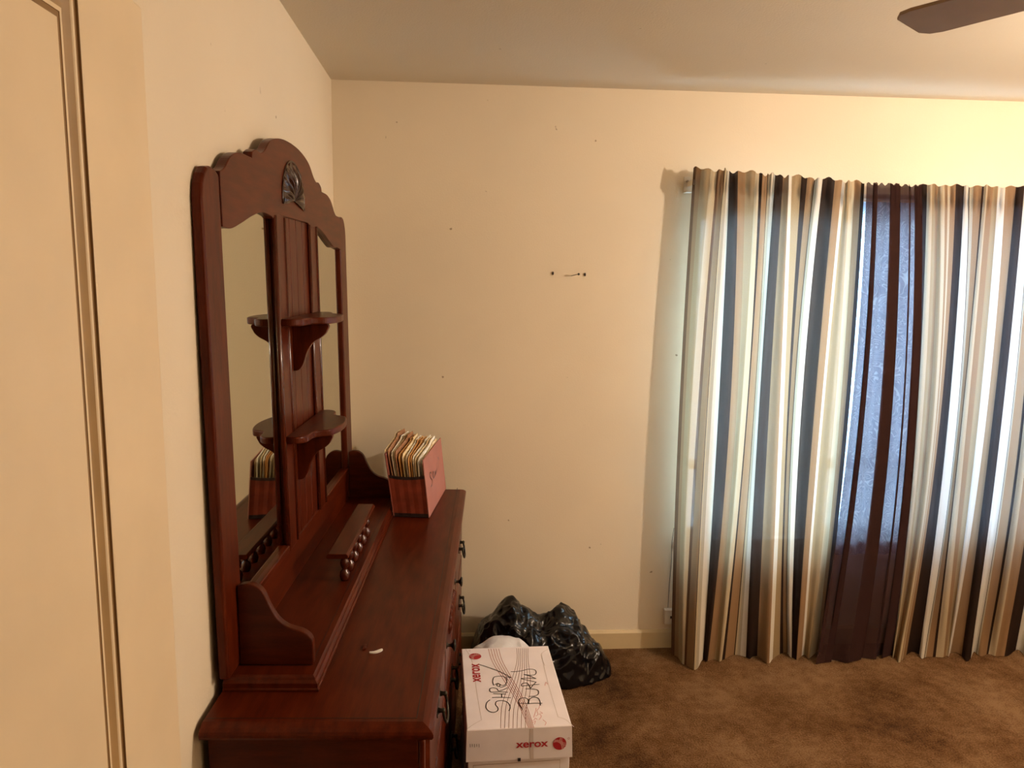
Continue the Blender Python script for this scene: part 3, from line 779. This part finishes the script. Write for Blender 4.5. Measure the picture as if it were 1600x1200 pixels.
# pleated gusset, near and far end
for yy, sg in ((0.0, -1), (FL, 1)):
    g = MB(); n = 8; rows2 = []
    for z in (0.003, 0.03, 0.09, 0.155):
        rows2.append([(lx(0.003+(FW-0.006)*i/n, z), yy + (0.0012 if i % 2 else 0.0)*(-sg) + sg*0.001 - sg*0.004, z - (0.006*math.sin(math.pi*i/n) if z > 0.15 else 0)) for i in range(n+1)])
    g.loft(rows2, caps=False, closed=False)
    gs = g.build('gusset', M['gusset'], fil)
    t_ = MB(); t_.loft([[(p[0], p[1]+sg*0.0008, p[2]-dz_) for p in rows2[-1]] for dz_ in (0.010, -0.001)], caps=False, closed=False)
    t_.build('gusset_binding', M['tape'], gs)
    t_ = MB(); t_.loft([[(p[0], p[1]+sg*0.0008, p[2]+dz_) for p in rows2[0]] for dz_ in (0.0, 0.012)], caps=False, closed=False)
    t_.build('gusset_binding', M['tape'], gs)
# folders and papers
mats = ['manila', 'brownpaper', 'paper', 'manila', 'brownpaper', 'manila2', 'manila', 'paper', 'manila2', 'manila2', 'paper', 'manila', 'paper', 'manila']
rnd = random.Random(3)
for k, mk in enumerate(mats):
    x = 0.008 + k*0.0078
    h = 0.262 - 0.0025*k + rnd.uniform(-0.006, 0.006)
    y0 = 0.012 + rnd.uniform(-0.004, 0.012); y1 = FL-0.03-rnd.uniform(0, 0.04)
    nm = 'paper_sheaf' if mk == 'paper' else 'manila_folder'
    pts = [(y0, 0.008), (y1, 0.008), (y1, h-0.004), (y1-0.10, h), (y0+0.22, h), (y0+0.20, h-0.008), (y0+0.02, h-0.018), (y0, h-0.03)]
    mb = MB(); th = 0.0035 if mk == 'paper' else 0.0022
    fan_ = 0.018*(k-6)/6
    mb.prism(pts, lambda p, d: (lx(x+d, p[1]) + fan_*max(0, p[1]-0.15)/0.1 + 0.003*math.sin(p[0]*14+k), p[0], p[1]), 0, th)
    mb.build(nm, M[mk], fil)
# pen scrawl on the front cover
def cover(u, v, h): return (lx(FW, v)+0.0006+h, u, v)
for st in ([(0.055, 0.118), (0.043, 0.128), (0.036, 0.118), (0.046, 0.103), (0.058, 0.092), (0.052, 0.078), (0.036, 0.076)],
           [(0.072, 0.098), (0.084, 0.106), (0.080, 0.116), (0.070, 0.106), (0.076, 0.092), (0.092, 0.092)],
           [(0.098, 0.090), (0.102, 0.108), (0.110, 0.092), (0.116, 0.108)], [(0.128, 0.092), (0.134, 0.130)], [(0.150, 0.098), (0.158, 0.140), (0.170, 0.128)]):
    MB().ribbon([(0.085+(a_-0.036)*1.55, 0.018+b_) for a_, b_ in catmull(st, 5)], 0.0036, cover).build('pen_stroke', M['marker'], fil, fix=False)

# ------------------------------------------------------------------ paper cartons
BO = on_z(729.4, 1141, 0.463); BA = 0.0286
BW, BD, BH, LIDH = 0.285, 0.445, 0.2315, 0.092
def carton(z, label, printed):
    c = tag(empty('paper_carton', (BO.x, BO.y, z), BA), label, 'box', 'stacked paper cartons')
    e = 0.004
    MB().box((e, e, 0.0005), (BW-e, BD-e, BH-0.004)).build('carton_body', M['card'], c, bevel=0.002)
    ld = MB(); z0, z1 = BH-LIDH, BH
    ld.loft([[(-0.002, -0.002, z0), (BW+0.003, -0.002, z0), (BW+0.003, BD+0.002, z0), (-0.002, BD+0.002, z0)],
             [(0, 0, z1-0.002), (BW, 0, z1-0.002), (BW, BD, z1-0.002), (0, BD, z1-0.002)],
             [(0.002, 0.002, z1), (BW-0.002, 0.002, z1), (BW-0.002, BD-0.002, z1), (0.002, BD-0.002, z1)]])
    lid = ld.build('carton_lid', M['card'], c)
    return c, lid
cl, _lid = carton(0.0, 'lower white paper carton on the carpet supporting the marked one', False)
cu, lid = carton(BH, 'white paper carton on top, hand-marked SHRED BURN with red lettering', True)
# printed matter on the top carton: zoom-crop coordinates -> lid plane
u_ax = Vector((math.cos(BA), math.sin(BA), 0)); v_ax = Vector((-math.sin(BA), math.cos(BA), 0))
def lid_uv(X, Y):
    p = on_z(690+X*0.183333, 980+Y*0.183333, 2*BH) - Vector((BO.x, BO.y, 0))
    return (p.dot(u_ax), p.dot(v_ax))
def ontop(u, v, h): return (u, v, BH+h)
def front_uv(X, Y):
    d = ray(690+X*0.183333, 980+Y*0.183333); k = (BO-CC).dot(v_ax)/d.dot(v_ax); p = CC+d*k
    return ((p-BO).dot(u_ax), p.z-BH)
def onfront(u, v, h): return (u, -h-0.002*(BH-v)/LIDH, v)
def stroke(pts, w, mat, name, mapper=lid_uv, fn=ontop, h=0.0006, n=5, parent=lid):
    q = [mapper(*p) for p in (catmull(pts, n) if n > 1 else pts)]
    return MB().ribbon(q, w, lambda u, v, hh: fn(u, v, hh), h).build(name, mat, parent, fix=False)
# fine printed line bundles
for k in range(5):
    stroke([(398+22*k, 185), (430+22*k, 290), (515+20*k, 430), (598+18*k, 560), (675+15*k, 700), (742+11*k, 858)], 0.0015, M['redline'], 'printed_line', h=0.0004)
for k in range(7):
    stroke([(640+16*k, 180), (642+16*k, 290), (600+26*k, 440), (540+35*k, 580), (510+35*k, 700), (503+35*k, 862)], 0.0013, M['brownline'], 'printed_line', h=0.00035)
# marker writing SHRED / BURN
for st in ([(412, 622), (385, 645), (378, 685), (400, 715), (440, 728), (475, 715), (480, 690), (460, 662), (468, 636), (505, 628), (550, 636), (578, 662), (584, 690), (574, 716)],
           [(430, 602), (500, 600), (590, 604)], [(440, 568), (490, 570), (548, 572)], [(512, 570), (512, 586), (513, 602)],
           [(566, 556), (500, 553), (430, 555), (411, 545), (412, 526), (440, 519), (470, 526), (486, 545), (520, 538), (562, 518)],
           [(486, 508), (472, 500), (474, 488), (490, 485), (500, 494), (492, 506), (508, 512), (530, 508), (552, 495)],
           [(446, 498), (436, 470), (440, 440), (452, 426), (485, 420), (520, 420), (550, 436), (556, 462), (545, 488), (515, 498), (480, 480), (455, 492)],
           [(322, 320), (400, 345), (475, 372), (545, 405), (592, 433), (552, 424)],
           [(690, 702), (668, 672), (655, 640), (668, 612), (705, 604), (735, 618), (742, 658)], [(668, 650), (740, 652), (800, 650), (858, 650)],
           [(742, 650), (750, 616), (785, 598), (822, 606), (838, 634), (842, 670)],
           [(742, 592), (785, 590), (818, 578), (826, 556), (815, 536), (770, 528), (715, 528)],
           [(834, 488), (770, 494), (712, 500), (686, 505), (683, 488), (700, 478), (732, 480), (746, 500), (758, 522), (775, 500), (806, 470)],
           [(806, 470), (740, 455), (678, 440), (740, 437), (806, 440)], [(806, 440), (750, 418), (700, 404), (760, 412), (796, 405), (806, 384), (790, 364), (740, 360), (690, 372), (640, 380), (590, 381)]):
    stroke(st, 0.0029, M['marker'], 'marker_stroke', h=0.0009)
# faint pink scribbles
for st in ([(785, 770), (800, 720), (805, 690)], [(770, 800), (790, 790), (800, 775), (815, 790)], [(830, 790), (850, 760), (835, 740), (860, 735), (840, 720)],
           [(880, 500), (888, 470), (905, 488)], [(862, 790), (890, 812), (880, 838)], [(800, 760), (822, 745), (812, 712), (830, 690), (838, 655)], [(776, 815), (800, 800), (790, 830)]):
    stroke(st, 0.0014, M['pinkpen'], 'pink_stroke', h=0.0005)
# creases of the folded lid
for st in ([(205, 188), (262, 300), (300, 560), (340, 792)], [(340, 792), (270, 830), (214, 872)], [(905, 190), (850, 232), (880, 330)], [(850, 232), (905, 470), (992, 765)], [(992, 765), (1060, 790), (1128, 850)]):
    stroke(st, 0.0016, M['card_edge'], 'lid_crease', h=0.0003)
# logo lettering (built-in font turned into mesh)
def letters(body, size, mat, name, parent, to_xyz, bold=0.012):
    cu_ = bpy.data.curves.new('lettering', 'FONT'); cu_.body = body; cu_.size = size; cu_.offset = bold*size
    ob = bpy.data.objects.new('lettering', cu_); COL.objects.link(ob)
    bpy.context.view_layer.update()
    dg = bpy.context.evaluated_depsgraph_get()
    me = bpy.data.meshes.new_from_object(ob.evaluated_get(dg)); me.name = name
    xs = [v.co.x for v in me.vertices]; x0, x1 = min(xs), max(xs)
    ys = [v.co.y for v in me.vertices]; y0, y1 = min(ys), max(ys)
    for v in me.vertices: v.co = to_xyz((v.co.x-x0)/(x1-x0), (v.co.y-y0)/(y1-y0))
    bpy.data.objects.remove(ob); bpy.data.curves.remove(cu_)
    me.materials.clear(); me.materials.append(mat)
    o = bpy.data.objects.new(name, me); COL.objects.link(o); o.parent = parent
    return o
A = front_uv(632, 1026); B = front_uv(908, 968)
letters('xerox', 0.1, M['red'], 'red_lettering', lid, lambda x, y: onfront(A[0]+x*(B[0]-A[0]), A[1]+y*(B[1]-A[1]), 0.0012), 0.02)
A2 = lid_uv(338, 470); B2 = lid_uv(322, 312); C2 = lid_uv(268, 470)
letters('xerox', 0.1, M['red'], 'red_lettering', lid, lambda x, y: ontop(A2[0]+x*(B2[0]-A2[0])+y*(C2[0]-A2[0]), A2[1]+x*(B2[1]-A2[1])+y*(C2[1]-A2[1]), 0.0008), 0.02)
def roundel(fn, rot):
    n = 32
    mb = MB(); mb.add([fn(math.cos(2*math.pi*i/n), math.sin(2*math.pi*i/n), 0.0008) for i in range(n)], [tuple(range(n))])
    rd = mb.build('red_roundel', M['red'], lid)
    def arc(pts, w_):
        q = catmull(pts, 5); c, s_ = math.cos(rot), math.sin(rot)
        MB().ribbon([(a*c-b_*s_, a*s_+b_*c) for a, b_ in q], w_, lambda u, v, h: fn(u, v, 0.0013)).build('roundel_band', M['redpale'], rd, fix=False)
    arc([(-0.92, 0.30), (-0.4, 0.38), (0.1, 0.10), (0.35, -0.35), (0.42, -0.88)], 0.2)
    arc([(-0.80, 0.55), (-0.3, 0.55), (0.25, 0.30), (0.55, -0.2), (0.66, -0.72)], 0.14)
    arc([(0.15, 0.95), (0.05, 0.5), (0.2, 0.1), (0.55, -0.2), (0.95, -0.25)], 0.2)
    arc([(0.35, 0.9), (0.3, 0.5), (0.48, 0.15), (0.9, 0.0)], 0.12)
fc = front_uv(1005, 988)
roundel(lambda a, b_, h: onfront(fc[0]+a*0.0185, fc[1]+b_*0.0185, h), 0.0)
tcn = lid_uv(286, 250)
roundel(lambda a, b_, h: ontop(tcn[0]-b_*0.0195, tcn[1]+a*0.0195, h), 0.0)
for (X, Y), mp_, fn in (((1082, 945), front_uv, onfront), ((238, 203), lid_uv, ontop)):
    c_ = mp_(X, Y)
    MB().ribbon([(c_[0]+0.0026*math.cos(t*math.pi/6), c_[1]+0.0026*math.sin(t*math.pi/6)) for t in range(13)], 0.0008, lambda u, v, h: fn(u, v, h), 0.0008).build('registered_mark', M['redline'], lid, fix=False)
for k in range(5):
    X = 242+19*k; stroke([(X, 992), (X+1, 1020-5*(k % 2))], 0.0012, M['marker'], 'print_tick', front_uv, onfront, 0.0008, 1)
# taped seam on the lid front, printed border on the body
stroke([(765, 866), (768, 1118)], 0.010, M['card_edge'], 'lid_seam', front_uv, onfront, 0.0004, 1)
def onbody(u, v, h): return (u, 0.004-h-0.0004, v)
MB().ribbon([(0.018, 0.0), (0.018, BH-LIDH-0.014), (0.255, BH-LIDH-0.010), (0.255, 0.0)], 0.0012, onbody, 0.0006).build('printed_border', M['kraft'], cu, fix=False)
MB().box((0.138, -0.0042, BH-LIDH-0.004), (0.146, -0.0018, BH-LIDH+0.005)).build('lid_notch', M['marker'], cu)

# ------------------------------------------------------------------ rubbish bags
def interp(tab, x):
    if x <= tab[0][0]: return tab[0][1]
    for (a, va), (b_, vb) in zip(tab[:-1], tab[1:]):
        if x <= b_:
            t = (x-a)/(b_-a); t = t*t*(3-2*t); return va+(vb-va)*t
    return tab[-1][1]
def bag(name, hx, yb_tab, yf_tab, mat, seed, amp, nx=120, na=84):
    x0, x1 = hx[0][0], hx[-1][0]
    rings = []
    for i in range(nx+1):
        x = x0+(x1-x0)*i/nx
        e = min(1, math.sqrt(max(0, 1-((x-(x0+x1)/2)/((x1-x0)/2))**8))+0.02)
        h = interp(hx, x); yb_, yf = interp(yb_tab, x), interp(yf_tab, x)
        ring = []
        for k in range(na):
            a = math.pi*k/(na-1)
            cy = (yb_+yf)/2; hy = (yb_-yf)/2*e
            ca_, sa_ = math.cos(a), max(0.0, math.sin(a))
            pt = Vector((x, cy+hy*math.copysign(abs(ca_)**0.75, ca_), h*e*sa_**0.8+0.004))
            q = pt + Vector((seed, seed*0.7, 0))
            n = 0.0
            for f_, am in ((4.5, 1.0), (9, 0.7), (19, 0.36), (34, 0.16)):
                n += (0.42-abs(noise.noise(q*f_+Vector((0, 0, f_)))))*am*1.25
            vd = noise.voronoi(q*8)[0]; n += 0.55*(vd[1]-vd[0]) - 0.2
            d = Vector((noise.noise(q*5+Vector((9, 0, 0)))*0.5, ca_, sa_*0.8)).normalized()
            wgt = min(1, 0.55+sa_*0.8)
            pt += d*(n-0.55)*amp*wgt
            pt.z = max(0.003, pt.z)
            if pt.y > YB-0.016: pt.y = YB-0.016 - 0.1*(pt.y-YB+0.016)
            ring.append(tuple(pt))
        rings.append(ring)
    mb = MB(); mb.loft(rings)
    ob = mb.build(name, mat, None, smooth=True)
    return ob
ob = bag('black_rubbish_bag', [(0.04, 0.12), (0.12, 0.25), (0.23, 0.315), (0.29, 0.285), (0.35, 0.245), (0.44, 0.272), (0.50, 0.245), (0.545, 0.165), (0.60, 0.125), (0.655, 0.08)],
         [(0.04, 3.12), (0.3, 3.15), (0.5, 3.14), (0.655, 3.02)], [(0.04, 2.86), (0.3, 2.82), (0.45, 2.83), (0.655, 2.90)], M['blackbag'], 1.3, 0.046, 170, 120)
tag(ob, 'crumpled glossy black plastic rubbish bag slumped against the back wall', 'bag')
ob = bag('white_plastic_bag', [(0.015, 0.30), (0.05, 0.365), (0.13, 0.385), (0.22, 0.375), (0.31, 0.30)], [(0.02, 2.60), (0.15, 2.66), (0.30, 2.58)], [(0.02, 2.40), (0.15, 2.345), (0.30, 2.40)], M['whitebag'], 4.1, 0.022, 70, 60)
tag(ob, 'thin white plastic bag bulging up behind the marked carton', 'bag')

# ------------------------------------------------------------------ little things on the back wall
for px, py, lab in ((864, 427, 'small dark nail in the back wall, leftmost of the three small marks'), (914, 429, 'small dark nail in the back wall just right of the protruding screw')):
    p = on_y(px, py, YB)
    o = MB().lathe([(0.0035, 0.0), (0.0035, -0.006), (0.001, -0.007)], (0, 0, 0), 'y', 10).build('wall_nail', M['tape'], None); o.location = p; o.scale = (1, 1, 2.0)
    tag(o, lab, 'nail', 'nails in the back wall')
p = on_y(893, 431, YB)
sc = empty('wall_screw', p); tag(sc, 'dull metal screw sticking out of the back wall between two nail marks', 'screw')
MB().tube([(0, 0, 0), (0.012, -0.02, 0.004), (0.024, -0.04, 0.007)], 0.0018, 8).build('screw_shank', M['steel'], sc, smooth=True)
MB().lathe([(0.0045, 0), (0.005, -0.002), (0.003, -0.005)], (0.024, -0.038, 0.0072), 'y', 12).build('screw_head', M['iron'], sc)
jk = tag(empty('phone_jack', (0.965, YB, 0.152)), 'small cream wall-mounted phone jack low on the wall behind the curtain edge', 'phone jack')
MB().box((-0.032, -0.026, -0.034), (0.032, 0.0, 0.034)).build('jack_housing', M['whiteplastic'], jk, bevel=0.003)
MB().box((-0.007, -0.0275, -0.006), (0.007, -0.026, 0.006)).build('jack_socket', M['tape'], jk)
wr = MB(); wr.tube([(*on_y(1053, 825, YB-0.002),), (*on_y(1050, 845, YB-0.002),), (*on_y(1049, 880, YB-0.002),), (0.955, YB-0.002, 0.30), (0.953, YB-0.002, 0.187)], 0.0010, 6)
tag(wr.build('phone_wire', M['tape'], None), 'thin dark wire running up the wall above the phone jack', 'wire')

# ------------------------------------------------------------------ ceiling fan (one blade reaches into the picture)
FZ = 2.20
tip = Vector((0.945, 1.615, FZ)); fdirv = Vector((0.52, -0.855, 0)).normalized()
hubp = tip + fdirv*0.66
fan = tag(empty('ceiling_fan', (hubp.x, hubp.y, ZC)), 'brown-bladed ceiling fan hanging at the top right', 'fan')
hz_ = FZ-ZC
MB().lathe([(0.055, 0.0), (0.065, -0.02), (0.05, -0.05), (0.015, -0.06), (0.014, -0.10), (0.06, -0.115), (0.11, -0.13), (0.12, -0.17), (0.115, -0.21), (0.07, -0.235), (0.02, -0.25)], (0, 0, 0), 'z', 28).build('motor_housing', M['brass'], fan, smooth=True)
base_ang = math.atan2(-fdirv.y, -fdirv.x)
for k in range(5):
    a = base_ang + k*2*math.pi/5; c, s_ = math.cos(a), math.sin(a)
    ol = [(0.17, -0.052), (0.40, -0.064), (0.62, -0.070), (0.645, -0.064), (0.66, -0.045), (0.66, 0.045), (0.645, 0.064), (0.62, 0.070), (0.40, 0.064), (0.17, 0.052)]
    mb = MB(); mb.prism(ol, lambda p, d: (p[0]*c-p[1]*s_, p[0]*s_+p[1]*c, hz_+d+0.10*p[1]), 0.0, 0.007)
    bl_ = mb.build('blade', M['fan'], fan, bevel=0.002)
    mb = MB(); mb.prism([(0.09, -0.012), (0.20, -0.030), (0.24, 0.0), (0.20, 0.030), (0.09, 0.012)], lambda p, d: (p[0]*c-p[1]*s_, p[0]*s_+p[1]*c, hz_+d+0.10*p[1]), -0.006, -0.0005)
    mb.build('blade_arm', M['brass'], bl_)

# ------------------------------------------------------------------ invented floor lamp outside the right edge, giving the warm light inferred from shadows
lamp = tag(empty('invented_floor_lamp', (INVENTED_LAMP_POS.x, INVENTED_LAMP_POS.y, 0)), 'invented tall floor lamp with a bare globe, unseen beyond the right edge', 'lamp')
MB().lathe([(0.12, 0), (0.12, 0.012), (0.09, 0.022), (0.02, 0.03)], (0, 0, 0.0), 'z', 28).build('invented_lamp_base', M['brass'], lamp, smooth=True)
MB().lathe([(0.011, 0.028), (0.011, INVENTED_LAMP_POS.z-0.09)], (0, 0, 0), 'z', 14).build('invented_lamp_pole', M['brass'], lamp, smooth=True)
MB().lathe([(0.018, -0.095), (0.02, -0.06), (0.017, -0.038)], (0, 0, INVENTED_LAMP_POS.z), 'z', 16).build('invented_lamp_socket', M['brass'], lamp, smooth=True)
em, nt, b, N, L = new_mat('invented_lit_bulb')
b.inputs['Base Color'].default_value = (0.9, 0.85, 0.75, 1)
b.inputs['Emission Color'].default_value = (*LAMP_COLOR, 1); b.inputs['Emission Strength'].default_value = LAMP_STRENGTH
gb = MB(); gb.lathe([(0.004, -0.040)] + [(0.040*math.sin(math.pi*k/12), -0.040*math.cos(math.pi*k/12)) for k in range(1, 12)] + [(0.004, 0.040)], (0, 0, INVENTED_LAMP_POS.z), 'z', 20)
gb.build('invented_bulb', em, lamp, smooth=True)
